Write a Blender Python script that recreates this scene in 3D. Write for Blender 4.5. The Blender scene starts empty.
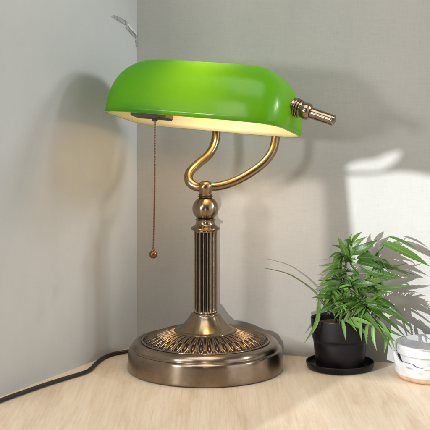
import bpy, bmesh, math, random
from mathutils import Vector, Matrix, Euler
from mathutils.geometry import tessellate_polygon
random.seed(7)
R = math.radians
C = bpy.context.scene.collection
SC = bpy.context.scene

# ------------------------------------------------------------------ camera
F, HZ, H = 1080.0, 100.0, 0.31           # focal length and horizon in photo pixels, camera height
cam = bpy.data.cameras.new('camera'); co = bpy.data.objects.new('camera', cam); C.objects.link(co)
co.location = (0, 0, H); co.rotation_euler = (R(90), 0, 0)
cam.sensor_width = 36; cam.lens = 36 * F / 430; cam.shift_y = -(215 - HZ) / 430
cam.clip_start = 0.05; cam.clip_end = 50
cam.dof.use_dof = True; cam.dof.focus_distance = 1.21; cam.dof.aperture_fstop = 40
SC.camera = co

def P(px, py, d):                        # photo measurement -> metres at distance d
    return Vector(((px - 215) / F * d, d, H - (py - HZ) / F * d))
def floor_pt(px, py, z=0.0):
    d = F * (H - z) / (py - HZ)
    return Vector(((px - 215) / F * d, d, z))

# ------------------------------------------------------------------ helpers
def tag(o, label=None, cat=None, group=None, kind=None):
    if label: o['label'] = label
    if cat: o['category'] = cat
    if group: o['group'] = group
    if kind: o['kind'] = kind
    return o

def thing(name, label, cat, loc=(0, 0, 0), rz=0):
    o = bpy.data.objects.new(name, None); C.objects.link(o)
    o.location = loc; o.rotation_euler = (0, 0, rz); o.empty_display_size = 0.02
    return tag(o, label, cat)

def mesh(name, verts, faces, mats, parent=None, smooth=True, mi=None, uv=None):
    me = bpy.data.meshes.new(name)
    me.from_pydata([tuple(v) for v in verts], [], faces)
    for m in (mats if isinstance(mats, (list, tuple)) else [mats]): me.materials.append(m)
    if mi: me.polygons.foreach_set('material_index', mi)
    if uv:
        l = me.uv_layers.new(name='UVMap')
        for lp in me.loops: l.data[lp.index].uv = uv[lp.vertex_index]
    me.polygons.foreach_set('use_smooth', [smooth] * len(me.polygons))
    me.update()
    o = bpy.data.objects.new(name, me); C.objects.link(o)
    if parent: o.parent = parent
    return o

def fixn(o):
    bm = bmesh.new(); bm.from_mesh(o.data); bmesh.ops.recalc_face_normals(bm, faces=bm.faces)
    bm.to_mesh(o.data); bm.free(); return o

def lathe(name, prof, mats, parent, seg=96, rfun=None, matfun=None, closed=True):
    """prof = [(r, z)...] bottom to top; corners softened by the caller"""
    v, f, mi = [], [], []
    n = len(prof)
    for i, (r, z) in enumerate(prof):
        for k in range(seg):
            a = 2 * math.pi * k / seg
            rr, zz = (r, z) if rfun is None else rfun(r, z, a, i)
            v.append((rr * math.cos(a), rr * math.sin(a), zz))
    for i in range(n - 1):
        for k in range(seg):
            k2 = (k + 1) % seg
            f.append((i * seg + k, i * seg + k2, (i + 1) * seg + k2, (i + 1) * seg + k))
            mi.append(matfun(i, k) if matfun else 0)
    if closed:
        f.append(tuple(range(seg))[::-1]); mi.append(0)
        f.append(tuple((n - 1) * seg + k for k in range(seg))); mi.append(0)
    o = mesh(name, v, f, mats, parent, True, mi)
    if closed:
        o.data.polygons[-1].use_smooth = False; o.data.polygons[-2].use_smooth = False
    return o

def smoothprof(pts, sub=4):
    """Catmull-Rom through (r, z); a point given twice stays a corner"""
    out = []
    P_ = [Vector(p) for p in pts]
    for i in range(len(P_) - 1):
        p1, p2 = P_[i], P_[i + 1]
        if (p1 - p2).length < 1e-7: continue
        p0 = P_[i - 1] if i > 0 else p1
        p3 = P_[i + 2] if i + 2 < len(P_) else p2
        for s in range(sub):
            t = s / sub
            q = 0.5 * ((2 * p1) + (p2 - p0) * t + (2 * p0 - 5 * p1 + 4 * p2 - p3) * t * t + (3 * p1 - p0 - 3 * p2 + p3) * t ** 3)
            out.append((max(q.x, 0.00001), q.y))
    out.append(tuple(P_[-1]))
    return out

def crom(pts, sub=10):
    out = []
    for i in range(len(pts) - 1):
        p1, p2 = pts[i], pts[i + 1]
        p0 = pts[i - 1] if i else p1 * 2 - p2
        p3 = pts[i + 2] if i + 2 < len(pts) else p2 * 2 - p1
        for s in range(sub):
            t = s / sub
            out.append(0.5 * ((2 * p1) + (p2 - p0) * t + (2 * p0 - 5 * p1 + 4 * p2 - p3) * t * t + (3 * p1 - p0 - 3 * p2 + p3) * t ** 3))
    out.append(pts[-1].copy())
    return out

def tube(name, pts, rad, mat, parent=None, seg=20, cap=True):
    """rad: number or function of 0..1"""
    n = len(pts); v, f = [], []
    up = Vector((0, -1, 0.2)).normalized()
    t0 = (pts[1] - pts[0]).normalized()
    x = up.cross(t0); x = x.normalized() if x.length > 1e-4 else Vector((1, 0, 0))
    for i, p in enumerate(pts):
        t = (pts[min(i + 1, n - 1)] - pts[max(i - 1, 0)]).normalized()
        x = (x - t * x.dot(t)).normalized(); y = t.cross(x)
        r = rad(i / (n - 1)) if callable(rad) else rad
        for k in range(seg):
            a = 2 * math.pi * k / seg
            v.append(p + x * math.cos(a) * r + y * math.sin(a) * r)
    for i in range(n - 1):
        for k in range(seg):
            k2 = (k + 1) % seg
            f.append((i * seg + k, i * seg + k2, (i + 1) * seg + k2, (i + 1) * seg + k))
    if cap: f.append(tuple(range(seg))[::-1]); f.append(tuple((n - 1) * seg + k for k in range(seg)))
    return mesh(name, v, f, mat, parent)

def orient(o, loc, direction):
    o.location = loc
    o.rotation_mode = 'QUATERNION'
    o.rotation_quaternion = Vector(direction).to_track_quat('Z', 'Y')

# ------------------------------------------------------------------ materials
def newmat(name):
    m = bpy.data.materials.new(name); m.use_nodes = True
    nt = m.node_tree; b = nt.nodes['Principled BSDF']
    return m, nt, b
def N(nt, t, **kw):
    n = nt.nodes.new(t)
    for k, v in kw.items(): setattr(n, k, v)
    return n
def noise(nt, scale, detail=4, rough=0.5, vec=None, dist=0.0):
    n = N(nt, 'ShaderNodeTexNoise'); n.inputs['Scale'].default_value = scale
    n.inputs['Detail'].default_value = detail; n.inputs['Roughness'].default_value = rough
    n.inputs['Distortion'].default_value = dist
    if vec: nt.links.new(vec, n.inputs['Vector'])
    return n
def ramp(nt, fac, stops):
    r = N(nt, 'ShaderNodeValToRGB'); e = r.color_ramp.elements
    while len(e) < len(stops): e.new(0.5)
    for k, (p, c) in enumerate(stops):
        e[k].position = p; e[k].color = (*c, 1) if len(c) == 3 else c
    nt.links.new(fac, r.inputs[0]); return r
def mapping(nt, scale=(1, 1, 1), coord='Object', rot=(0, 0, 0)):
    tc = N(nt, 'ShaderNodeTexCoord'); mp = N(nt, 'ShaderNodeMapping')
    mp.inputs['Scale'].default_value = scale; mp.inputs['Rotation'].default_value = rot
    nt.links.new(tc.outputs[coord], mp.inputs[0]); return mp.outputs[0]
def bump(nt, b, h, strength, dist):
    bp = N(nt, 'ShaderNodeBump'); bp.inputs['Strength'].default_value = strength
    bp.inputs['Distance'].default_value = dist
    nt.links.new(h, bp.inputs['Height']); nt.links.new(bp.outputs[0], b.inputs['Normal']); return bp
def mixc(nt, a, b, fac, mode='MIX'):
    m = N(nt, 'ShaderNodeMix', data_type='RGBA', blend_type=mode)
    for s, v in ((m.inputs[6], a), (m.inputs[7], b), (m.inputs[0], fac)):
        if hasattr(v, 'links'): nt.links.new(v, s)
        else: s.default_value = v if not isinstance(v, tuple) or len(v) == 4 else (*v, 1)
    return m.outputs[2]
def math_(nt, op, a, b=None):
    m = N(nt, 'ShaderNodeMath', operation=op)
    for s, v in ((m.inputs[0], a), (m.inputs[1], b)):
        if v is None: continue
        if hasattr(v, 'links'): nt.links.new(v, s)
        else: s.default_value = v
    return m.outputs[0]

def wall_mat(name, c0, c1, weave):
    m, nt, b = newmat(name)
    v = mapping(nt)
    big = noise(nt, 5, 4, 0.55, v); fine = noise(nt, 260, 3, 0.6, v)
    thx = noise(nt, 1, 3, 0.6, mapping(nt, (70, 70, 2200)))      # horizontal threads
    thz = noise(nt, 1, 3, 0.6, mapping(nt, (2000, 2000, 60)))    # vertical threads
    th = math_(nt, 'ADD', thx.outputs[0], thz.outputs[0])
    col = ramp(nt, big.outputs[0], [(0.3, c0), (0.7, c1)])
    tcol = ramp(nt, th, [(0.7, (0.935, 0.935, 0.935)), (1.3, (1.04, 1.04, 1.04))])
    nt.links.new(mixc(nt, col.outputs[0], tcol.outputs[0], weave, 'MULTIPLY'), b.inputs['Base Color'])
    b.inputs['Roughness'].default_value = 0.85
    h = math_(nt, 'ADD', math_(nt, 'MULTIPLY', th, 0.7), math_(nt, 'MULTIPLY', fine.outputs[0], 0.3))
    if weave < 0.8:
        lump = noise(nt, 38, 3, 0.5, v); h = math_(nt, 'ADD', math_(nt, 'MULTIPLY', h, 0.6), math_(nt, 'MULTIPLY', lump.outputs[0], 3.0))
    bump(nt, b, h, 0.3, 0.0004)
    return m
M_wall_l = wall_mat('plaster_cool', (0.47, 0.485, 0.48), (0.54, 0.553, 0.545), 0.4)
M_wall_r = wall_mat('woven_wallpaper', (0.375, 0.370, 0.350), (0.435, 0.430, 0.410), 0.9)

def wood_mat():
    m, nt, b = newmat('pale_ash_wood')
    v = mapping(nt, (9, 1.5, 9), rot=(0, 0, R(-8)))
    warp = noise(nt, 1.3, 3, 0.5, mapping(nt, (1.2, 2.2, 1), rot=(0, 0, R(8))))
    g1 = noise(nt, 3.0, 7, 0.6, v, 1.2)
    v2 = mapping(nt, (160, 4, 160), rot=(0, 0, R(-8)))
    g2 = noise(nt, 2.0, 4, 0.6, v2)
    v3 = mapping(nt, (420, 12, 420), rot=(0, 0, R(-8)))
    g3 = noise(nt, 2.0, 3, 0.7, v3)
    c = ramp(nt, g1.outputs[0], [(0.28, (0.59, 0.45, 0.32)), (0.45, (0.71, 0.59, 0.455)), (0.72, (0.79, 0.69, 0.56))])
    f = ramp(nt, g2.outputs[0], [(0.35, (0.88, 0.85, 0.80)), (0.6, (1.03, 1.03, 1.02))])
    f3 = ramp(nt, g3.outputs[0], [(0.33, (0.82, 0.76, 0.68)), (0.46, (1, 1, 1))])
    c2 = mixc(nt, c.outputs[0], f.outputs[0], 0.55, 'MULTIPLY')
    c3 = mixc(nt, c2, f3.outputs[0], 0.6, 'MULTIPLY')
    wr = ramp(nt, warp.outputs[0], [(0.35, (0.93, 0.92, 0.9)), (0.65, (1.05, 1.04, 1.03))])
    br = N(nt, 'ShaderNodeTexBrick'); nt.links.new(mapping(nt, (1, 1, 1), rot=(0, 0, R(90 - 8))), br.inputs[0])
    br.inputs['Scale'].default_value = 1.0; br.inputs['Brick Width'].default_value = 0.9; br.inputs['Row Height'].default_value = 0.085
    br.inputs['Mortar Size'].default_value = 0.0004; br.inputs['Mortar Smooth'].default_value = 0.6; br.offset = 0.37
    br.inputs['Color1'].default_value = (0.96, 0.955, 0.94, 1); br.inputs['Color2'].default_value = (1.05, 1.05, 1.04, 1); br.inputs['Mortar'].default_value = (0.92, 0.90, 0.87, 1)
    c4 = mixc(nt, c3, wr.outputs[0], 1.0, 'MULTIPLY')
    nt.links.new(mixc(nt, c4, br.outputs[0], 1.0, 'MULTIPLY'), b.inputs['Base Color'])
    rr = ramp(nt, g2.outputs[0], [(0.3, (0.55,) * 3), (0.7, (0.42,) * 3)])
    nt.links.new(rr.outputs[0], b.inputs['Roughness'])
    bump(nt, b, g2.outputs[0], 0.15, 0.0004)
    return m
M_wood = wood_mat()

def brass_mat(name, c0, c1, rough, circ=True, an=0.75):
    m, nt, b = newmat(name)
    v = mapping(nt); n1 = noise(nt, 45, 6, 0.7, v)
    n2 = noise(nt, 1, 3, 0.6, mapping(nt, (60, 60, 1800)))
    col = ramp(nt, n1.outputs[0], [(0.3, c0), (0.7, c1)])
    nt.links.new(col.outputs[0], b.inputs['Base Color'])
    b.inputs['Metallic'].default_value = 1
    r = N(nt, 'ShaderNodeMapRange'); nt.links.new(n2.outputs[0], r.inputs[0])
    r.inputs['To Min'].default_value = rough - 0.01; r.inputs['To Max'].default_value = rough + 0.03
    nt.links.new(r.outputs[0], b.inputs['Roughness'])
    if circ:
        tg = N(nt, 'ShaderNodeTangent', direction_type='RADIAL', axis='Z'); nt.links.new(tg.outputs[0], b.inputs['Tangent'])
        b.inputs['Anisotropic'].default_value = an; b.inputs['Anisotropic Rotation'].default_value = 0.25
    return m
M_brass = brass_mat('antique_brass', (0.22, 0.168, 0.112), (0.36, 0.28, 0.19), 0.22)
M_bronze = brass_mat('brushed_bronze', (0.215, 0.168, 0.125), (0.355, 0.28, 0.215), 0.24)
M_gold = brass_mat('warm_brass', (0.26, 0.18, 0.10), (0.37, 0.265, 0.155), 0.24, False)
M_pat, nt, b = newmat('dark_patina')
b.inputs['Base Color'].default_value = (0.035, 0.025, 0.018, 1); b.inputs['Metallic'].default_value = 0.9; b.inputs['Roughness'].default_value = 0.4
M_copper = brass_mat('copper_chain', (0.15, 0.075, 0.04), (0.22, 0.11, 0.06), 0.35, False)

def glass_green():
    m, nt, b = newmat('green_cased_glass')
    b.inputs['Base Color'].default_value = (0.018, 0.125, 0.008, 1)
    b.inputs['Roughness'].default_value = 0.32
    b.inputs['Specular IOR Level'].default_value = 0.5
    b.inputs['Coat Weight'].default_value = 0.5; b.inputs['Coat Roughness'].default_value = 0.13
    gw = noise(nt, 16, 2, 0.4, mapping(nt)); bump(nt, b, gw.outputs[0], 0.5, 0.0016)
    nt.links.new(b.inputs['Normal'].links[0].from_socket, b.inputs['Coat Normal'])
    tr = N(nt, 'ShaderNodeBsdfTranslucent'); tr.inputs['Color'].default_value = (0.30, 0.76, 0.014, 1)
    mx = N(nt, 'ShaderNodeMixShader'); mx.inputs[0].default_value = 0.62
    nt.links.new(b.outputs[0], mx.inputs[1]); nt.links.new(tr.outputs[0], mx.inputs[2])
    nt.links.new(mx.outputs[0], nt.nodes['Material Output'].inputs['Surface'])
    return m
M_green = glass_green()
m, nt, b = newmat('cream_glass_lining'); M_cream = m
b.inputs['Base Color'].default_value = (0.93, 0.84, 0.62, 1); b.inputs['Roughness'].default_value = 0.3
tr = N(nt, 'ShaderNodeBsdfTranslucent'); tr.inputs['Color'].default_value = (0.9, 0.88, 0.7, 1)
mx = N(nt, 'ShaderNodeMixShader'); mx.inputs[0].default_value = 0.3
nt.links.new(b.outputs[0], mx.inputs[1]); nt.links.new(tr.outputs[0], mx.inputs[2])
nt.links.new(mx.outputs[0], nt.nodes['Material Output'].inputs['Surface'])

def simple(name, col, rough, metal=0.0, ns=0, nd=0.0003, var=0.0):
    m, nt, b = newmat(name)
    b.inputs['Roughness'].default_value = rough; b.inputs['Metallic'].default_value = metal
    n = noise(nt, ns or 60, 4, 0.6, mapping(nt))
    lo = tuple(c * (1 - var) for c in col); hi = tuple(min(1, c * (1 + var)) for c in col)
    r = ramp(nt, n.outputs[0], [(0.3, lo), (0.7, hi)])
    nt.links.new(r.outputs[0], b.inputs['Base Color'])
    if nd: bump(nt, b, n.outputs[0], 0.3, nd)
    return m
M_edge = simple('pale_glass_edge', (0.35, 0.55, 0.22), 0.15, nd=0)
M_cord = simple('black_rubber', (0.012, 0.011, 0.011), 0.45, ns=400, nd=0.0001, var=0.2)
M_pot = simple('black_plastic', (0.006, 0.005, 0.0055), 0.42, ns=35, nd=0.0002, var=0.5)
M_saucer = simple('black_saucer', (0.006, 0.005, 0.005), 0.4, ns=300, nd=0.0001, var=0.15)
for _m in (M_pot, M_saucer): _m.node_tree.nodes['Principled BSDF'].inputs['Specular IOR Level'].default_value = 0.22
M_soil = simple('soil', (0.05, 0.032, 0.02), 0.95, ns=300, nd=0.003, var=0.6)
M_socket = simple('dark_socket', (0.03, 0.018, 0.012), 0.5, 0.0)
M_white = simple('white_glaze', (0.42, 0.42, 0.41), 0.5, ns=60, nd=0.0006, var=0.16)
M_terra = simple('bare_clay', (0.42, 0.25, 0.15), 0.7, ns=120, nd=0.0004, var=0.2)
M_grime = simple('grey_chip', (0.26, 0.24, 0.23), 0.7, ns=120, nd=0.0004, var=0.4)
M_crack = simple('grey_crack', (0.34, 0.35, 0.345), 0.9, ns=200, nd=0.0004, var=0.45)
M_flake = simple('plaster_flake', (0.62, 0.64, 0.63), 0.9, ns=200, nd=0.0004, var=0.08)
M_twig = simple('plant_stem', (0.09, 0.13, 0.035), 0.6, var=0.2)
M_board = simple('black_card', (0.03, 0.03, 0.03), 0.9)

def leaf_mat(name, dark, light, tcol):
    m, nt, b = newmat(name)
    tc = N(nt, 'ShaderNodeTexCoord'); sp = N(nt, 'ShaderNodeSeparateXYZ'); nt.links.new(tc.outputs['UV'], sp.inputs[0])
    oi = N(nt, 'ShaderNodeObjectInfo')
    u = math_(nt, 'ABSOLUTE', math_(nt, 'SUBTRACT', sp.outputs[0], 0.5))
    rib = ramp(nt, u, [(0.015, (1, 1, 1)), (0.07, (0, 0, 0))])
    vv = math_(nt, 'SUBTRACT', math_(nt, 'MULTIPLY', sp.outputs[1], 70.0), math_(nt, 'MULTIPLY', u, 26.0))
    vein = ramp(nt, math_(nt, 'SINE', vv), [(0.55, (0, 0, 0)), (1.0, (0.35, 0.35, 0.35))])
    n = noise(nt, 90, 3, 0.6, mapping(nt))
    mixf = math_(nt, 'ADD', math_(nt, 'MULTIPLY', oi.outputs['Random'], 0.55), math_(nt, 'MULTIPLY', n.outputs[0], 0.5))
    c = mixc(nt, dark, light, mixf)
    c = mixc(nt, c, (0.22, 0.36, 0.10), math_(nt, 'MULTIPLY', math_(nt, 'MAXIMUM', rib.outputs[0], vein.outputs[0]), 0.4))
    nt.links.new(c, b.inputs['Base Color'])
    b.inputs['Roughness'].default_value = 0.4; b.inputs['Specular IOR Level'].default_value = 0.5
    bump(nt, b, vein.outputs[0], 0.4, 0.0005)
    tr = N(nt, 'ShaderNodeBsdfTranslucent'); tr.inputs['Color'].default_value = (*tcol, 1)
    mx = N(nt, 'ShaderNodeMixShader'); mx.inputs[0].default_value = 0.22
    nt.links.new(b.outputs[0], mx.inputs[1]); nt.links.new(tr.outputs[0], mx.inputs[2])
    nt.links.new(mx.outputs[0], nt.nodes['Material Output'].inputs['Surface'])
    return m
M_leaf = leaf_mat('leaf_green', (0.008, 0.036, 0.006), (0.085, 0.18, 0.02), (0.11, 0.27, 0.025))
M_leaf2 = leaf_mat('young_leaf_green', (0.06, 0.16, 0.025), (0.15, 0.27, 0.045), (0.22, 0.42, 0.05))

# ------------------------------------------------------------------ setting
corner = floor_pt(137, 344.5); lpt = floor_pt(0, 397); rpt = floor_pt(395, 363)
ld = (lpt - corner).normalized(); rd = (rpt - corner).normalized()
def wall(name, a, dr, length, mat, label, depth_side):
    nrm = Vector((-dr.y, dr.x, 0)) * depth_side
    e = a + dr * length; hgt = 0.62
    v = []
    for q in (a, e, e + nrm * 0.02, a + nrm * 0.02):
        v += [q + Vector((0, 0, -0.002)), q + Vector((0, 0, hgt))]
    f = [(0, 2, 3, 1), (2, 4, 5, 3), (4, 6, 7, 5), (6, 0, 1, 7), (1, 3, 5, 7), (0, 6, 4, 2)]
    o = fixn(mesh(name, v, f, mat, smooth=False)); tag(o, label, kind='structure'); return o
wall('wall_left', corner, ld, 0.45, M_wall_l, 'pale cool grey plaster wall left of the lamp', -1)
wall('wall_right', corner, rd, 1.0, M_wall_r, 'warm grey woven wallpaper wall behind the lamp and plant', 1)
tv = [(-1.3, -0.5, 0), (1.3, -0.5, 0), (1.3, 1.6, 0), (-1.3, 1.6, 0)]
tb = [(x, y, -0.04) for x, y, z in tv]
fixn(tag(mesh('table_top', tv + tb, [(0, 1, 2, 3), (7, 6, 5, 4), (0, 4, 5, 1), (1, 5, 6, 2), (2, 6, 7, 3), (3, 7, 4, 0)], M_wood, smooth=False),
    'pale ash wood table top', kind='structure'))

def on_wall(px, py, a, dr, off=0.0):     # point on a wall plane seen at that photo position
    n = Vector((dr.y, -dr.x, 0)); ray = Vector(((px - 215) / F, 1, -(py - HZ) / F)); o = Vector((0, 0, H))
    t = (a - o).dot(n) / ray.dot(n)
    p = o + ray * t
    toc = -ray.normalized()
    nn = n if n.dot(toc) > 0 else -n
    return p + nn * off

# chipped crack near the corner of the left wall
ck = [(111.5, 16.5, 0.5), (114, 16.2, 1.3), (118, 18.5, 1.7), (122, 20.5, 1.9), (126, 23.5, 1.6), (127.5, 27, 1.5), (130, 30, 1.7), (133, 34, 1.2), (136, 37, 0.9), (138, 39.5, 0.7)]
def ribbon(name, pts, off, thick, mat, parent=None, jit=0.3):
    v, f = [], []
    rnd = random.Random(3)
    dense = []
    for i in range(len(pts) - 1):
        for s in range(4):
            t = s / 4; dense.append(tuple(pts[i][k] * (1 - t) + pts[i + 1][k] * t for k in range(3)))
    dense.append(pts[-1])
    for i, (x, y, w) in enumerate(dense):
        j = min(i + 1, len(dense) - 1); k = max(i - 1, 0)
        dx, dy = dense[j][0] - dense[k][0], dense[j][1] - dense[k][1]; L = math.hypot(dx, dy)
        nx, ny = -dy / L, dx / L
        w1, w2 = w * (1 + rnd.uniform(-jit, jit)), w * (1 + rnd.uniform(-jit, jit))
        for sx, zz in ((w1, off), (-w2, off), (-w2, off + thick), (w1, off + thick)):
            v.append(on_wall(x + nx * sx, y + ny * sx, corner, ld, zz))
    for i in range(len(dense) - 1):
        for k in range(4):
            k2 = (k + 1) % 4; f.append((i * 4 + k, i * 4 + k2, i * 4 + 4 + k2, i * 4 + 4 + k))
    f.append((3, 2, 1, 0)); e = (len(dense) - 1) * 4; f.append((e, e + 1, e + 2, e + 3))
    return fixn(mesh(name, v, f, mat, parent, smooth=False))
cr = thing('wall_crack', 'small grey crack with flaking plaster high on the left wall by the corner', 'crack')
ribbon('crack_line', [p for p in ck if p[0] < 137], 0.0002, 0.0005, M_crack, cr)
ribbon('crack_line', [(135.6, 36, 0.5), (136.3, 40, 0.9), (136.2, 44, 0.6), (136, 47, 0.3)], 0.0002, 0.0005, M_crack, cr)
ribbon('plaster_flake', [(127.6, 24, 0.5), (129.5, 27.5, 0.9), (133, 31, 0.9), (136, 34.5, 0.6)], 0.0002, 0.0012, M_flake, cr)
ribbon('plaster_flake', [(122.5, 31, 0.15), (124, 27, 0.3), (125.5, 24.5, 0.2)], 0.0002, 0.0006, M_flake, cr)

# ------------------------------------------------------------------ the lamp
AX = P(205.5, 367.8, 1.25); AX.z = 0
lamp = thing('desk_lamp', "antique brass banker's desk lamp with a glowing green glass shade, in the table corner", 'desk lamp', AX)
def zz(py, d=1.25): return H - (py - HZ) / F * d
def L(px, py, d): return P(px, py, d) - AX

# base: foot band, rounded shoulder, patterned disc, cone
foot = smoothprof([(0.0875, 0.0), (0.0875, 0.0), (0.0893, 0.0010), (0.0901, 0.003), (0.0896, 0.012), (0.0888, 0.021), (0.0888, 0.021), (0.0883, 0.0232), (0.0872, 0.0245),
                   (0.0872, 0.0245), (0.0858, 0.0248), (0.0850, 0.0256), (0.0850, 0.0256), (0.0849, 0.0275), (0.0836, 0.0300), (0.0812, 0.0320), (0.0780, 0.0328), (0.0750, 0.0322), (0.0750, 0.0322), (0.0740, 0.0318), (0.0730, 0.0318)], 4)
lathe('foot', foot, M_bronze, lamp, 160)
# relief disc with radiating petals
NP = 44; NR = 44; SEG = NP * 20
def relief(r, z, a, i):
    v = i / (NR - 1)
    u = ((a / (2 * math.pi) * NP) % 1) - 0.5
    au = abs(u)
    u0 = 0.22 + 0.12 * max(0, min(1, (v - 0.25) / 0.4)) if v < 0.74 else 0.34 * math.sqrt(max(0, 1 - ((v - 0.74) / 0.17) ** 2))
    g = math.exp(-((au - u0) / 0.075) ** 2)
    if v > 0.92: g = 0
    core = 0.9 * math.exp(-(au / 0.085) ** 2) if 0.0 < v < 0.52 else (0.95 * math.exp(-(au / 0.09) ** 2 - ((v - 0.72) / 0.07) ** 2))
    dart = math.exp(-((0.5 - au) / 0.07) ** 2) * (1 if v > 0.55 else 0.0)
    e = max(0, min(1, v / 0.05)) * max(0, min(1, (0.97 - v) / 0.04))
    h = max(g, core, dart * 0.8) * e * 0.0011
    rel_cache[(i, round(a / (2 * math.pi) * SEG) % SEG)] = max(g, core, dart * 0.8) * e if 0.04 < v < 0.94 else 1
    return r, z + h
rel_cache = {}
disc = []
for i in range(NR):
    v = 1 - i / (NR - 1)
    rr = 0.035 + 0.0385 * v
    disc.append((rr, 0.0310 + 0.0125 * (1 - v ** 1.7)))
disc = disc[::-1]                          # inner to outer so v = 0 is the inner end
def relief2(r, z, a, i): return relief(r, z, a, i)
_v, _f, _m = [], [], []
o = lathe('relief_disc', disc, [M_bronze, M_pat], lamp, SEG, relief2, None, closed=False)
mi = []
for i in range(NR - 1):
    for k in range(SEG):
        h = (rel_cache[(i, k)] + rel_cache[(i + 1, (k + 1) % SEG)]) / 2
        mi.append(1 if h < 0.34 else 0)
o.data.polygons.foreach_set('material_index', mi); fixn(o)
ring_r = smoothprof([(0.0728, 0.0300), (0.0742, 0.0325), (0.0738, 0.0335), (0.0725, 0.0337), (0.0716, 0.0325)], 4)
lathe('relief_ring', ring_r, M_bronze, lamp, 160, closed=False)
z0, z1 = 0.0432, zz(315.5)
cone = smoothprof([(0.0355, z0 - 0.001), (0.0355, z0 - 0.001), (0.0357, z0 + 0.0008), (0.0345, z0 + 0.0018), (0.0320, z0 + 0.0022), (0.0320, z0 + 0.0022),
                   (0.0285, z0 + 0.0050), (0.0240, z0 + 0.0095), (0.0200, z0 + 0.0145), (0.0168, z0 + 0.0192), (0.0150, z1 - 0.0008), (0.0150, z1)], 6)
lathe('cone', cone, M_brass, lamp, 96)
zc = z1
collar = smoothprof([(0.0150, zc), (0.0150, zc), (0.0163, zc + 0.0006), (0.0167, zc + 0.0018), (0.0162, zc + 0.0030), (0.0150, zc + 0.0035), (0.0150, zc + 0.0035), (0.0140, zc + 0.0040), (0.0140, zc + 0.0040)], 4)
lathe('lower_collar', collar, M_brass, lamp, 72)
# fluted column
zb, zt = zc + 0.004, zz(230)
NF = 18; FS = NF * 12
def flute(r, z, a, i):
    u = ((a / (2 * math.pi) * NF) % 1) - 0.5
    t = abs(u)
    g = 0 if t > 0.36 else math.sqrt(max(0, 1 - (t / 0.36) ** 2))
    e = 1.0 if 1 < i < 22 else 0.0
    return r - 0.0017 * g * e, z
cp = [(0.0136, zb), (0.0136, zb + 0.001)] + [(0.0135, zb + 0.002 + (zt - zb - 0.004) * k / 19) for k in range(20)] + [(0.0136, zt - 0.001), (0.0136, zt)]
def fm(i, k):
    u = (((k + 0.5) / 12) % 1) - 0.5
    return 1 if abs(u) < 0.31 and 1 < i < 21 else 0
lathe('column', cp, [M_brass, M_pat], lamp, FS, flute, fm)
q = zt
cap = smoothprof([(0.0138, q), (0.0138, q), (0.0160, q + 0.0004), (0.0171, q + 0.0016), (0.0170, q + 0.0030), (0.0150, q + 0.0042), (0.0125, q + 0.0058), (0.0112, q + 0.0080), (0.0110, q + 0.0110),
                  (0.0118, q + 0.0122), (0.0118, q + 0.0122), (0.0112, q + 0.0132)], 5)
lathe('capital', cap, M_brass, lamp, 72)
sc_ = zz(208.5); sr = 0.0153
sph = [(max(sr * math.cos(R(t)), 0.00001), sc_ + sr * 0.93 * math.sin(R(t))) for t in range(-70, 71, 5)]
lathe('ball', sph, M_brass, lamp, 72)
q = sc_ + sr * 0.93 * math.sin(R(70)) - 0.0008
nk = smoothprof([(0.0068, q), (0.0068, q), (0.0088, q + 0.0008), (0.0088, q + 0.0018), (0.0072, q + 0.0024), (0.0072, q + 0.0024), (0.0083, q + 0.0030), (0.0083, q + 0.0038), (0.0070, q + 0.0044),
                 (0.0068, q + 0.0044), (0.0080, q + 0.0080), (0.0088, q + 0.0120), (0.0078, q + 0.0160), (0.0050, q + 0.0186), (0.0001, q + 0.0196)], 5)
lathe('yoke_socket', nk, M_gold, lamp, 48)
# the two arms of the yoke, rising behind the shade
la = crom([L(205, 186.5, 1.250), L(197, 187, 1.252), L(189.5, 182, 1.256), L(189.5, 173, 1.262), L(198, 164, 1.272), L(208.5, 155, 1.284), L(214.5, 144, 1.293), L(216.5, 130, 1.297), L(217, 112, 1.297), L(217, 100, 1.292)], 10)
tube('arm', la, 0.0052, M_gold, lamp, 24)
ra = crom([L(205, 186.5, 1.250), L(217, 186.5, 1.250), L(232, 182.5, 1.249), L(248, 174.5, 1.249), L(262.5, 164, 1.251), L(271.5, 153, 1.254), L(275, 142, 1.257), L(276, 128, 1.258), L(276, 108, 1.256)], 10)
tube('arm', ra, 0.0050, M_gold, lamp, 24)

# shade: a rounded trough of glass, dark green outside and cream inside
SA, SB, SH, RX = 0.1065, 0.0630, 0.0700, 0.060
def shade_pt(th, ph, off):
    a, bb, h = SA - off, SB - off, SH - off
    s = max(math.cos(ph), 0) ** (2 / 2.5); t = max(math.sin(ph), 0) ** (2 / 2.5)
    n1 = 5.0
    c, sn = math.cos(th), math.sin(th)
    ux = math.copysign(abs(c) ** (2 / n1), c); uy = math.copysign(abs(sn) ** (2 / n1), sn)
    x = ux * (a - RX * (1 - s)); y = uy * bb * s
    return Vector((x, y, h * t))
nth, nph = 160, 40
v, f, mi = [], [], []
def phi(j): return (math.pi / 2) * (j / nph)
for off in (0.0, 0.0032):
    for j in range(nph + 1):
        for k in range(nth):
            v.append(shade_pt(2 * math.pi * (k + 0.5) / nth, phi(j), off))
def idx(sh, j, k): return sh * (nph + 1) * nth + j * nth + (k % nth)
for j in range(nph):
    for k in range(nth):
        f.append((idx(0, j, k), idx(0, j, k + 1), idx(0, j + 1, k + 1), idx(0, j + 1, k))); mi.append(0)
        f.append((idx(1, j + 1, k), idx(1, j + 1, k + 1), idx(1, j, k + 1), idx(1, j, k))); mi.append(1)
for k in range(nth):
    f.append((idx(0, 0, k + 1), idx(0, 0, k), idx(1, 0, k), idx(1, 0, k + 1))); mi.append(2)
shade = mesh('lamp_shade', v, f, [M_green, M_cream, M_edge], lamp, True, mi)
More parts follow.
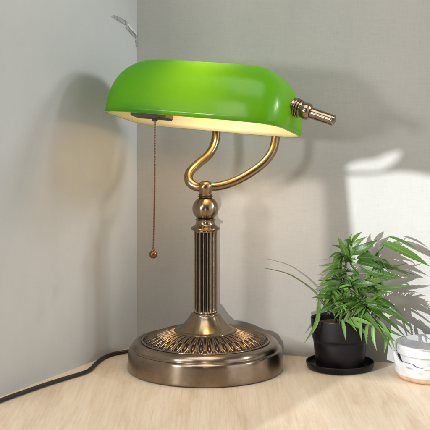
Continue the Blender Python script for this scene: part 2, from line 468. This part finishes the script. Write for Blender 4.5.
# close the flat ridge on top
bm = bmesh.new(); bm.from_mesh(shade.data)
bmesh.ops.remove_doubles(bm, verts=bm.verts, dist=0.00005); bmesh.ops.recalc_face_normals(bm, faces=bm.faces)
for fc in bm.faces: fc.smooth = True
bm.to_mesh(shade.data); bm.free()
SHC = L(203, 124.5, 1.222)
SROT = (Matrix.Rotation(R(-22), 4, 'Z') @ Matrix.Rotation(R(4.0), 4, 'Y') @ Matrix.Rotation(R(-9.5), 4, 'X'))
shade.matrix_local = Matrix.Translation(SHC) @ SROT
def S(x, y, z): return (Matrix.Translation(SHC) @ SROT) @ Vector((x, y, z))
# bulb and socket inside the shade
m, nt, b = newmat('lit_bulb'); b.inputs['Base Color'].default_value = (1, 0.9, 0.7, 1)
b.inputs['Emission Color'].default_value = (1, 0.66, 0.34, 1); b.inputs['Emission Strength'].default_value = 31
M_bulb = m
pts = [S(-0.022 + 0.056 * k / 10, 0.000, 0.042) for k in range(11)]
tube('bulb', pts, lambda t: 0.013 * (max(0.15, math.sqrt(max(0, 1 - (2 * t - 1) ** 4)))), M_bulb, lamp, 24)
pts = [S(-0.058 + 0.034 * k / 6, 0.000, 0.042) for k in range(7)]
sk = tube('bulb_socket', pts, 0.014, M_gold, lamp, 24)
# dark switch housing showing under the front rim
def box(name, c, hx, hy, hz, mat, parent, bev=0.001):
    bm = bmesh.new(); bmesh.ops.create_cube(bm, size=1)
    for w in bm.verts: w.co = Vector((w.co.x * 2 * hx, w.co.y * 2 * hy, w.co.z * 2 * hz))
    bmesh.ops.bevel(bm, geom=bm.edges[:], offset=bev, segments=2, affect='EDGES')
    me = bpy.data.meshes.new(name); bm.to_mesh(me); bm.free(); me.materials.append(mat)
    o = bpy.data.objects.new(name, me); C.objects.link(o); o.parent = parent
    o.matrix_local = Matrix.Translation(c) @ SROT
    return o
sw = box('switch_housing', S(-0.044, -0.044, 0.0034), 0.0215, 0.011, 0.0062, M_socket, lamp)
# pull chain
CT = L(155, 118, 1.180); CB = L(153.2, 250, 1.180)
n = 150
bmv, bmf = [], []
def add_ball(vv, ff, c, r, sx=8, sy=6):
    b0 = len(vv)
    for j in range(sy + 1):
        ph = math.pi * j / sy
        for k in range(sx):
            a = 2 * math.pi * k / sx
            vv.append(c + Vector((r * math.sin(ph) * math.cos(a), r * math.sin(ph) * math.sin(a), r * math.cos(ph))))
    for j in range(sy):
        for k in range(sx):
            ff.append((b0 + j * sx + k, b0 + (j + 1) * sx + k, b0 + (j + 1) * sx + (k + 1) % sx, b0 + j * sx + (k + 1) % sx))
nb = 84
for i in range(nb):
    t = i / (nb - 1); p = CT.lerp(CB, t); p.x += 0.0006 * math.sin(t * 3.1)
    add_ball(bmv, bmf, p, 0.00098)
    if i < nb - 1: add_ball(bmv, bmf, p.lerp(CB, 0.5 / (nb - 1 - i)), 0.00055, 6, 4)
chain = mesh('pull_chain', bmv, bmf, M_copper, lamp)
tb_ = [(0.0008, 0.0052), (0.0014, 0.0050), (0.0018, 0.0040), (0.0018, 0.0034), (0.0030, 0.0030), (0.0042, 0.0012), (0.0045, -0.0006), (0.0040, -0.0026), (0.0026, -0.0042), (0.0008, -0.0048)]
bb_ = lathe('pull_ball', smoothprof(tb_[::-1], 3), M_copper, chain, 32); bb_.location = L(153.2, 254, 1.180)
lip = lathe('chain_grommet', smoothprof([(0.0015, -0.0022), (0.0028, -0.0018), (0.0030, 0), (0.0040, 0.0014), (0.0040, 0.0026)], 3), M_socket, lamp, 24)
lip.location = L(155, 119.5, 1.180)
# knob at the right end of the shade
KB = S(SA - 0.0005, -0.002, 0.0275); kd = (L(336, 125.5, 1.150) - L(290, 109.5, 1.172)).normalized()
kp = smoothprof([(0.0088, -0.002), (0.0088, 0.001), (0.0092, 0.001), (0.0092, 0.001), (0.0095, 0.0020), (0.0092, 0.0030), (0.0080, 0.0034), (0.0080, 0.0034), (0.0090, 0.0040), (0.0090, 0.0056), (0.0076, 0.0062), (0.0076, 0.0062),
                 (0.0084, 0.0068), (0.0084, 0.0084), (0.0072, 0.0090), (0.0072, 0.0090), (0.0076, 0.0110), (0.0082, 0.0140), (0.0080, 0.0172), (0.0066, 0.0195), (0.0052, 0.0205), (0.0052, 0.0205), (0.0049, 0.0215)], 4)
kn = lathe('knob', kp, M_brass, lamp, 48)
orient(kn, KB, kd); kn.scale = (1.15, 1.15, 0.98)
rod = lathe('knob_rod', smoothprof([(0.0056, 0.021), (0.0056, 0.021), (0.0053, 0.024), (0.0052, 0.044), (0.0052, 0.0465), (0.0052, 0.0465), (0.0049, 0.0485), (0.0030, 0.0493), (0.0001, 0.0495)], 4), M_brass, kn, 32)
# power cord, from the back of the foot along the left wall
cpx = [(134, 352.4), (122, 352.3), (112, 354.2), (103, 358), (96, 363.5), (90, 369.5), (82, 373.2), (66, 378), (48, 383.6), (28, 390.5), (8, 397.6), (-12, 405), (-45, 417)]
cps = [floor_pt(x, y, 0.0026) - AX for x, y in cpx]
cps[0].z = 0.006; cps[0] += Vector((0.004, 0.0, 0))
tube('power_cord', crom(cps, 8), 0.0022, M_cord, lamp, 14)

# ------------------------------------------------------------------ plant on its saucer
PC = floor_pt(340, 367.6)
sau = thing('plant_saucer', 'round black plastic saucer under the plant pot', 'saucer', PC)
sp_ = smoothprof([(0.0001, 0.0), (0.034, 0.0), (0.034, 0.0), (0.0375, 0.0016), (0.0392, 0.0062), (0.0394, 0.0076), (0.0388, 0.0082), (0.0378, 0.0078), (0.0366, 0.0040), (0.0345, 0.0030), (0.0345, 0.0030), (0.0001, 0.0030)], 4)
lathe('dish', sp_, M_saucer, sau, 96, closed=False)
plant = thing('potted_plant', 'leafy green plant with long serrated leaves in a black pot on a saucer', 'plant', PC + Vector((0, 0, 0.0031)))
PO = PC + Vector((0, 0, 0.0031))
pp = smoothprof([(0.0001, 0.0), (0.0255, 0.0), (0.0255, 0.0), (0.0275, 0.0012), (0.0290, 0.012), (0.0311, 0.0305), (0.0311, 0.0305), (0.0317, 0.0310), (0.0317, 0.0310), (0.0330, 0.0440), (0.0338, 0.0530), (0.0338, 0.0530), (0.0339, 0.0545), (0.0333, 0.0550), (0.0322, 0.0543),
                 (0.0322, 0.0543), (0.0305, 0.040), (0.0290, 0.02)], 4)
lathe('pot', pp, M_pot, plant, 96, closed=False)
sv, sf = [], []
so = lathe('soil', [(0.0001, 0.0485), (0.01, 0.0492), (0.02, 0.048), (0.0312, 0.047)], M_soil, plant, 60, closed=False)

def G(px, py, d): return P(px, py, d) - PO
def leaflet(vv, ff, uvs, base, tip, width, nrm, droop=0.12, teeth=9, fold=0.35, curl=0.0):
    ax = tip - base; Ln = ax.length; t_ = ax.normalized()
    side = t_.cross(nrm).normalized(); up = side.cross(t_).normalized()
    n_ = teeth * 2; b0 = len(vv)
    for i in range(n_ + 1):
        t = i / n_
        c = base + ax * t + up * (Ln * droop * 4 * t * (1 - t)) + side * (curl * Ln * math.sin(math.pi * t))
        w = width * 0.385 * (math.sin(math.pi * min(1, t ** 0.72)) ** 0.85 if 0 < t < 1 else 0)
        w *= (1.0 if i % 2 else 0.84)
        w = max(w, width * 0.015)
        sft = ax * (0.0 if i % 2 else 0.012)
        vv.append(c + side * w + up * (w * fold) + sft); uvs.append((0, t))
        vv.append(c); uvs.append((0.5, t))
        vv.append(c - side * w + up * (w * fold) + sft); uvs.append((1, t))
    for i in range(n_):
        a = b0 + i * 3
        ff.append((a, a + 1, a + 4, a + 3)); ff.append((a + 1, a + 2, a + 5, a + 4))
def stalk(vv, ff, uvs, a, b_, r=0.0006, sag=0.0):
    b0 = len(vv); pts = [a.lerp(b_, k / 6) + Vector((0, 0, sag * 4 * (k / 6) * (1 - k / 6))) for k in range(7)]
    d = (b_ - a).normalized(); x = d.cross(Vector((0, 1, 0.1))).normalized(); y = d.cross(x)
    for p in pts:
        for k in range(5):
            an = 2 * math.pi * k / 5; vv.append(p + x * math.cos(an) * r + y * math.sin(an) * r); uvs.append((0.5, 0.5))
    for i in range(6):
        for k in range(5):
            k2 = (k + 1) % 5; ff.append((b0 + i * 5 + k, b0 + i * 5 + k2, b0 + i * 5 + 5 + k2, b0 + i * 5 + 5 + k))
rl = random.Random(21)
def rnrm(k=0.5):
    return Vector((rl.uniform(-k, k), -1 + rl.uniform(-0.2, 0.5), rl.uniform(0.2, 1.2))).normalized()
def leaf(leaves, young=False):
    """leaves: list of (base, tip, width[, droop]) ; one compound leaf = one part"""
    vv, ff, uvs = [], [], []
    for item in leaves:
        if item[0] == 'stalk': stalk(vv, ff, uvs, *item[1:]); continue
        base, tip, w = item[:3]
        leaflet(vv, ff, uvs, base, tip, w, rnrm(), droop=item[3] if len(item) > 3 else rl.uniform(0.02, 0.14), teeth=item[4] if len(item) > 4 else 9, curl=rl.uniform(-0.11, 0.11))
    return mesh('leaf', vv, ff, M_leaf2 if young else M_leaf, plant, True, uv=uvs)
# stems
stems = [crom([G(340, 322, 1.252), G(343, 300, 1.25), G(345, 275, 1.248), G(347, 252, 1.246), G(350, 240, 1.244)], 8),
         crom([G(344, 322, 1.25), G(356, 298, 1.243), G(366, 278, 1.24), G(372, 262, 1.24), G(384, 245, 1.242)], 8),
         crom([G(336, 322, 1.25), G(333, 304, 1.242), G(331, 292, 1.24), G(330, 280, 1.24)], 8),
         crom([G(346, 322, 1.25), G(354, 306, 1.232), G(364, 302, 1.222), G(374, 303, 1.216)], 8)]
for s_ in stems: tube('stem', s_, lambda t: 0.0016 - 0.0009 * t, M_twig, plant, 8)

D = 1.24
def g(px, py, d=D): return G(px, py, d)
# leaves that stand out in the photograph: (base, tip, width in px, distance at base and tip)
def W(w): return w / F * 1.24
feat = [
    # big leaf upper right and the narrow one above it
    [('stalk', g(372, 262), g(382, 243)), (g(381, 242, 1.238), g(429, 266, 1.225), W(14), 0.04, 11)],
    [('stalk', g(380, 250), g(388, 238)), (g(388, 236.5, 1.244), g(416, 249, 1.24), W(6), 0.06, 8)],
    # crown top
    [(g(348, 262), g(338, 237, 1.235), W(10)), (g(348, 260), g(352, 234, 1.25), W(8)), (g(349, 258), g(366, 237, 1.235), W(10))],
    [(g(350, 252), g(377, 240, 1.23), W(13), 0.12), (g(350, 255), g(374, 256, 1.225), W(13), 0.1)],
    [(g(346, 250), g(331, 245, 1.235), W(5)), (g(346, 254), g(335, 262, 1.23), W(9))],
    [(g(352, 243), g(362, 232, 1.24), W(8)), (g(352, 246), g(344, 240, 1.23), W(8))],
    # right upper group
    [(g(360, 262), g(410, 276, 1.232), W(10), 0.05), (g(361, 263), g(408, 263, 1.238), W(3.5), 0.03), (g(360, 266), g(402, 278, 1.228), W(13), 0.08)],
    [(g(356, 258), g(386, 262, 1.225), W(12), 0.1), (g(356, 262), g(384, 270, 1.222), W(12), 0.1)],
    [(g(365, 266), g(418, 276, 1.245), W(3), 0.03), (g(365, 266), g(398, 268, 1.24), W(5), 0.05)],
    # right middle group
    [(g(358, 288), g(411, 286, 1.225), W(8), 0.05), (g(358, 286), g(388, 280, 1.222), W(14), 0.1), (g(358, 290), g(392, 293, 1.222), W(9), 0.05)],
    [(g(352, 284), g(378, 296, 1.218), W(12)), (g(352, 282), g(376, 284, 1.22), W(12))],
    # left groups
    [(g(346, 260), g(319, 265.5, 1.235), W(4.0), 0.02), (g(346, 262), g(332, 256, 1.235), W(6))],
    [(g(347, 266), g(320, 274, 1.232), W(7), 0.12)],
    [(g(347, 270), g(320, 285, 1.23), W(9), 0.1), (g(347, 272), g(326, 279, 1.228), W(9), 0.1)],
    [(g(345, 282), g(315, 281, 1.232), W(4), 0.02), (g(345, 284), g(318, 291, 1.23), W(9), 0.1)],
    [(g(346, 288), g(318, 287, 1.226), W(8), 0.12), (g(346, 292), g(321, 299, 1.226), W(10), 0.1)],
    # blade hanging down past the left of the pot
    [(g(331, 288, 1.235), g(316, 301, 1.222), W(5), 0.02), (g(319, 297, 1.226), g(304, 343, 1.214), W(6.5), 0.06, 12)],
    [(g(334, 300, 1.235), g(312, 298, 1.222), W(7), 0.12), (g(334, 303, 1.23), g(318, 313, 1.218), W(9), 0.1)],
    # lower right fan
    [(g(360, 300, 1.225), g(414, 331, 1.198), W(7), 0.12, 12), (g(358, 300, 1.225), g(403, 316, 1.205), W(8), 0.12), (g(358, 302, 1.225), g(407, 339, 1.197), W(8), 0.12, 12)],
    [(g(356, 303, 1.222), g(404, 337, 1.194), W(8), 0.1, 12), (g(356, 305, 1.22), g(395, 341, 1.19), W(9), 0.08), (g(355, 303, 1.222), g(410, 325, 1.20), W(7), 0.12)],
    [(g(352, 304, 1.22), g(392, 349, 1.19), W(9), 0.1), (g(352, 306, 1.22), g(383, 336, 1.19), W(10), 0.1)],
    [(g(350, 300, 1.22), g(396, 309, 1.20), W(9), 0.12), (g(350, 298, 1.22), g(388, 300, 1.21), W(10), 0.12)],
]
for L_ in feat: leaf(L_)
young = [
    [(g(368, 322, 1.20), g(367, 346, 1.19), W(5.5), 0.04), (g(374, 320, 1.20), g(377, 351, 1.19), W(5), 0.04)],
    [(g(380, 322, 1.20), g(384, 353, 1.188), W(6), 0.04), (g(379, 320, 1.20), g(395, 350, 1.19), W(5), 0.06)],
    [(g(342, 319, 1.212), g(346, 341, 1.200), W(5), 0.04), (g(344, 319, 1.212), g(358, 328, 1.2), W(4), 0.05)],
    [(g(350, 318, 1.212), g(368, 337, 1.195), W(6), 0.06), (g(350, 318, 1.21), g(376, 327, 1.195), W(6), 0.08), (g(349, 318, 1.21), g(357, 332, 1.2), W(4), 0.05)],
    [(g(362, 316, 1.205), g(362, 342, 1.192), W(4.5), 0.04)],
]
for L_ in young: leaf(L_, True)
# filler foliage: compound leaves springing from the stems inside the outline
def inside(px, py):
    if py < 262: return 334 + (262 - py) * 0.05 < px < 376
    if py < 292: return 323 < px < 388
    return 321 < px < 322 + 76 * min(1, (py - 250) / 60) and py < (322 if px < 350 else 322 + (px - 350) * 0.55)
cnt = 0
while cnt < 68:
    s_ = rl.choice(stems[:2] + stems[:1] + stems[2:]); p0 = rl.choice(s_[8:])
    wp = p0 + PO
    px, py = 215 + wp.x / wp.y * F, HZ + (H - wp.z) / wp.y * F
    a = rl.uniform(0, 2 * math.pi); Ln = rl.uniform(9, 25)
    ex, ey = px + Ln * math.cos(a), py + Ln * 0.75 * math.sin(a) + 4
    if not inside(ex, ey) or ey < 248 or py < 246 or (344 < ex < 364 and 262 < ey < 284): continue
    dd = wp.y + rl.uniform(-0.032, 0.018)
    e = g(ex, ey, min(dd, 1.262)); ax = e - p0
    nl = rl.choice((3, 5, 5)); items = [('stalk', p0, p0 + ax * 0.35)]
    q0 = p0 + ax * 0.33
    for k in range(nl):
        an = (k - (nl - 1) / 2) * R(26)
        rot = Matrix.Rotation(an, 3, Vector((0, 1, 0)))
        d_ = rot @ ax * (1 - 0.13 * abs(k - (nl - 1) / 2)) * rl.uniform(0.7, 1.0)
        items.append((q0, q0 + d_, W(rl.uniform(2.6, 5.6)), rl.uniform(-0.05, 0.22)))
    leaf(items, rl.random() < 0.2); cnt += 1
# long thin blade arching to the left
bl = crom([g(330, 314, 1.235), g(322, 301, 1.228), g(314, 291, 1.222), g(301, 281, 1.218), g(286, 273, 1.214), g(265, 268, 1.21)], 8)
tube('blade', bl, lambda t: 0.00115 * (1 - t) + 0.00035, M_twig, plant, 6)

# ------------------------------------------------------------------ white pot with a ragged clay rim, at the right edge
WC = Vector((0.2440, 1.210, 0))
wp_ = thing('ceramic_pot', 'small chipped white glazed pot with a bare clay foot, cut off by the right edge', 'pot', WC)
rw = random.Random(5)
def wob(r, z, a, i): return r * (1 + 0.012 * math.sin(3 * a + 1) + 0.006 * math.sin(11 * a + z * 200)), z
lathe('clay_foot', smoothprof([(0.0360, 0.0), (0.0360, 0.0), (0.0385, 0.0008), (0.0405, 0.0030), (0.0412, 0.0062)], 4), M_terra, wp_, 96, wob)
jag = [rw.choice((0, 0, 0.0004, 0.001, 0.0035)) * rw.uniform(0.6, 1) for _ in range(97)]
def jagf(r, z, a, i):
    r, z = wob(r, z, a, i)
    if z > 0.015:
        t = a / (2 * math.pi) * 40; k = int(t) % 96; fr = t - int(t)
        fr = fr * fr * (3 - 2 * fr); j = jag[k] * (1 - fr) + jag[(k + 1) % 40] * fr
        peak = 0.010 * math.exp(-((a - R(188)) / 0.11) ** 2)
        z = z - j + peak; r = r + peak * 0.35
    return r, z
lathe('outer_sleeve', smoothprof([(0.0414, 0.0060), (0.0418, 0.0068), (0.0424, 0.012), (0.0428, 0.0215), (0.0428, 0.0215), (0.0405, 0.0212), (0.0405, 0.0212), (0.0398, 0.010)], 3), M_white, wp_, 240, jagf, closed=False)
lathe('chipped_ledge', [(0.0408, 0.0130), (0.0372, 0.0150), (0.0368, 0.0152)], M_grime, wp_, 96, wob, closed=False)
lathe('inner_bowl', smoothprof([(0.0300, 0.004), (0.0355, 0.008), (0.0378, 0.018), (0.0384, 0.0275), (0.0384, 0.0275), (0.0408, 0.0282), (0.0418, 0.0300), (0.0416, 0.0372), (0.0410, 0.0386), (0.0400, 0.0388), (0.0392, 0.0378), (0.0375, 0.034), (0.030, 0.022), (0.0001, 0.020)], 4), M_white, wp_, 120, wob, closed=False)
# rim chips
def chip(a0, a1, r0, z0_, w):
    v, f = [], []
    n_ = 12
    for k in range(n_ + 1):
        a = R(a0 + (a1 - a0) * k / n_); ww = w * math.sin(math.pi * k / n_) * rw.uniform(0.6, 1.1)
        for dr, dz in ((0, ww), (0.0006, 0), (0, -ww)):
            rr = (r0 + dr) * (1 + 0.012 * math.sin(3 * a + 1) + 0.006 * math.sin(11 * a + z0_ * 200)); v.append((rr * math.cos(a), rr * math.sin(a), z0_ + dz))
    for k in range(n_):
        for j in range(2): f.append((k * 3 + j, k * 3 + 3 + j, k * 3 + 4 + j, k * 3 + 1 + j))
    mesh('rim_chip', v, f, M_grime, wp_)
chip(236, 262, 0.0416, 0.0374, 0.0011)
chip(214, 232, 0.0431, 0.0168, 0.0008); chip(246, 262, 0.0431, 0.0172, 0.0007)

# ------------------------------------------------------------------ light
world = bpy.data.worlds.new('World'); SC.world = world; world.use_nodes = True
wn = world.node_tree; bg = wn.nodes['Background']
tc = N(wn, 'ShaderNodeTexCoord'); sx = N(wn, 'ShaderNodeSeparateXYZ'); wn.links.new(tc.outputs['Generated'], sx.inputs[0])
wr = ramp(wn, math_(wn, 'ADD', math_(wn, 'MULTIPLY', sx.outputs[2], 0.5), 0.5), [(0.3, (0.08, 0.07, 0.06)), (0.56, (0.17, 0.17, 0.165)), (0.8, (0.85, 0.87, 0.88))])
wn.links.new(wr.outputs[0], bg.inputs[0]); bg.inputs['Strength'].default_value = 0.25

def area(name, loc, target, size, power, col, sizey=None, spread=180):
    l = bpy.data.lights.new(name, 'AREA'); l.energy = power; l.color = col; l.size = size; l.spread = R(spread)
    if sizey: l.shape = 'RECTANGLE'; l.size_y = sizey
    o = bpy.data.objects.new(name, l); C.objects.link(o); o.location = loc
    o.rotation_euler = (Vector(target) - Vector(loc)).to_track_quat('-Z', 'Y').to_euler(); return o
area('key_softbox', (-0.1, 0.62, 1.6), (0.05, 1.1, 0.0), 1.0, 11, (1, 0.99, 0.975))
area('left_lamp', (-0.72, 0.42, 0.36), (0.05, 1.25, 0.2), 0.12, 3.8, (1, 0.985, 0.96))
area('left_high_lamp', (-0.60, 0.22, 0.80), (0.05, 1.25, 0.2), 0.34, 2.4, (1, 0.97, 0.94))
area('added_right_fill', (1.3, 0.15, 0.5), (0, 1.25, 0.2), 1.1, 5.0, (0.97, 0.98, 1.0))  # unseen fill, added for pale reflections on the shade end and brass
area('right_lamp', (0.95, 0.88, 0.57), (-0.1, 1.25, 0.25), 0.10, 2.2, (0.95, 0.97, 1.0))
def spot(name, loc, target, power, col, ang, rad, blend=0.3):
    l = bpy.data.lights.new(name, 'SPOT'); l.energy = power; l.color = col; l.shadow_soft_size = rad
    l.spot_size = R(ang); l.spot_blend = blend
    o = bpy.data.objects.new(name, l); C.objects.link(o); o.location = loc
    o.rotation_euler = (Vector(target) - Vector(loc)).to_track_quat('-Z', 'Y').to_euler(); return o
spot('right_side_lamp', (0.50, 1.135, 0.44), (-0.18, 1.19, 0.27), 3.6, (0.97, 0.98, 1.0), 46, 0.035, 0.6)

# unseen cards added to shape two light patches: low-sun spot, and added front spot
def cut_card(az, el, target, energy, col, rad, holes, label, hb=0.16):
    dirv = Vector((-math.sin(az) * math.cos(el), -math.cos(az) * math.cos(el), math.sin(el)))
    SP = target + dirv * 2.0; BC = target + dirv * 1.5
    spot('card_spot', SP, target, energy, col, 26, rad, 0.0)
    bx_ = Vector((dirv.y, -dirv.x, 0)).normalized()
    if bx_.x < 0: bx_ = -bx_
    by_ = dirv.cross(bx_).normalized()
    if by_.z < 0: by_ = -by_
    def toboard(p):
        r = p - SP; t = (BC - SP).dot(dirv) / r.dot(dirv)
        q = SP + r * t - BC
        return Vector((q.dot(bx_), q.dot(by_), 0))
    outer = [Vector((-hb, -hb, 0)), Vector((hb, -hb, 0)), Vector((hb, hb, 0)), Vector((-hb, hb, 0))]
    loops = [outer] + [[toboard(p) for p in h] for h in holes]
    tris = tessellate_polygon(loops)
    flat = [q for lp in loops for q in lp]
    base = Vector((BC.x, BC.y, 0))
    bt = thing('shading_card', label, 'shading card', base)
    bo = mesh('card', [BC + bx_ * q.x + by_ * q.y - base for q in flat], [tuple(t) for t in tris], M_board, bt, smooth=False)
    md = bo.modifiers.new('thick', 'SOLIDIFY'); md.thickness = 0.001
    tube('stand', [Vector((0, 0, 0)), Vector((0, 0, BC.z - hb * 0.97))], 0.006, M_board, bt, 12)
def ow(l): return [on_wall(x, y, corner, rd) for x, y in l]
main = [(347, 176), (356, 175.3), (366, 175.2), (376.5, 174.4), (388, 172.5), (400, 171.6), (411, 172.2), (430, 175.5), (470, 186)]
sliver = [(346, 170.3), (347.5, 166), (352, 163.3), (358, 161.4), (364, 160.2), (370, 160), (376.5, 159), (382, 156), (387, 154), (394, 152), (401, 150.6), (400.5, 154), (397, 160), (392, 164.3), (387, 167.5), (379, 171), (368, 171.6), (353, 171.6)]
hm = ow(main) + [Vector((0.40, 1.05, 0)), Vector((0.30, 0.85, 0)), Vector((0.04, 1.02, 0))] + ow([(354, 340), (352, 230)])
cut_card(R(40), R(6), on_wall(395, 262, corner, rd), 240, (0.93, 0.97, 1.0), 0.0019, [hm, ow(sliver)], 'added black card with a large opening cut to shape the sun patch, out of the picture on the left')
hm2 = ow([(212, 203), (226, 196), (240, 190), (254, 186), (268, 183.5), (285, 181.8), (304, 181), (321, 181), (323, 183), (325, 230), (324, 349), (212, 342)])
cut_card(R(4), R(3), on_wall(265, 262, corner, rd), 85, (1, 0.92, 0.87), 0.003, [hm2], 'small added black card with one opening cut to shape a wall light patch, out of the picture behind the viewpoint', 0.13)  # added front spot, lights the wall patch beside the column

# ------------------------------------------------------------------ render settings
SC.render.engine = 'CYCLES'
SC.cycles.use_denoising = True
SC.cycles.max_bounces = 10; SC.cycles.diffuse_bounces = 6; SC.cycles.transmission_bounces = 8
SC.cycles.sample_clamp_indirect = 6
SC.cycles.caustics_reflective = False
SC.view_settings.view_transform = 'Standard'; SC.view_settings.look = 'None'
SC.view_settings.exposure = 0; SC.view_settings.gamma = 1
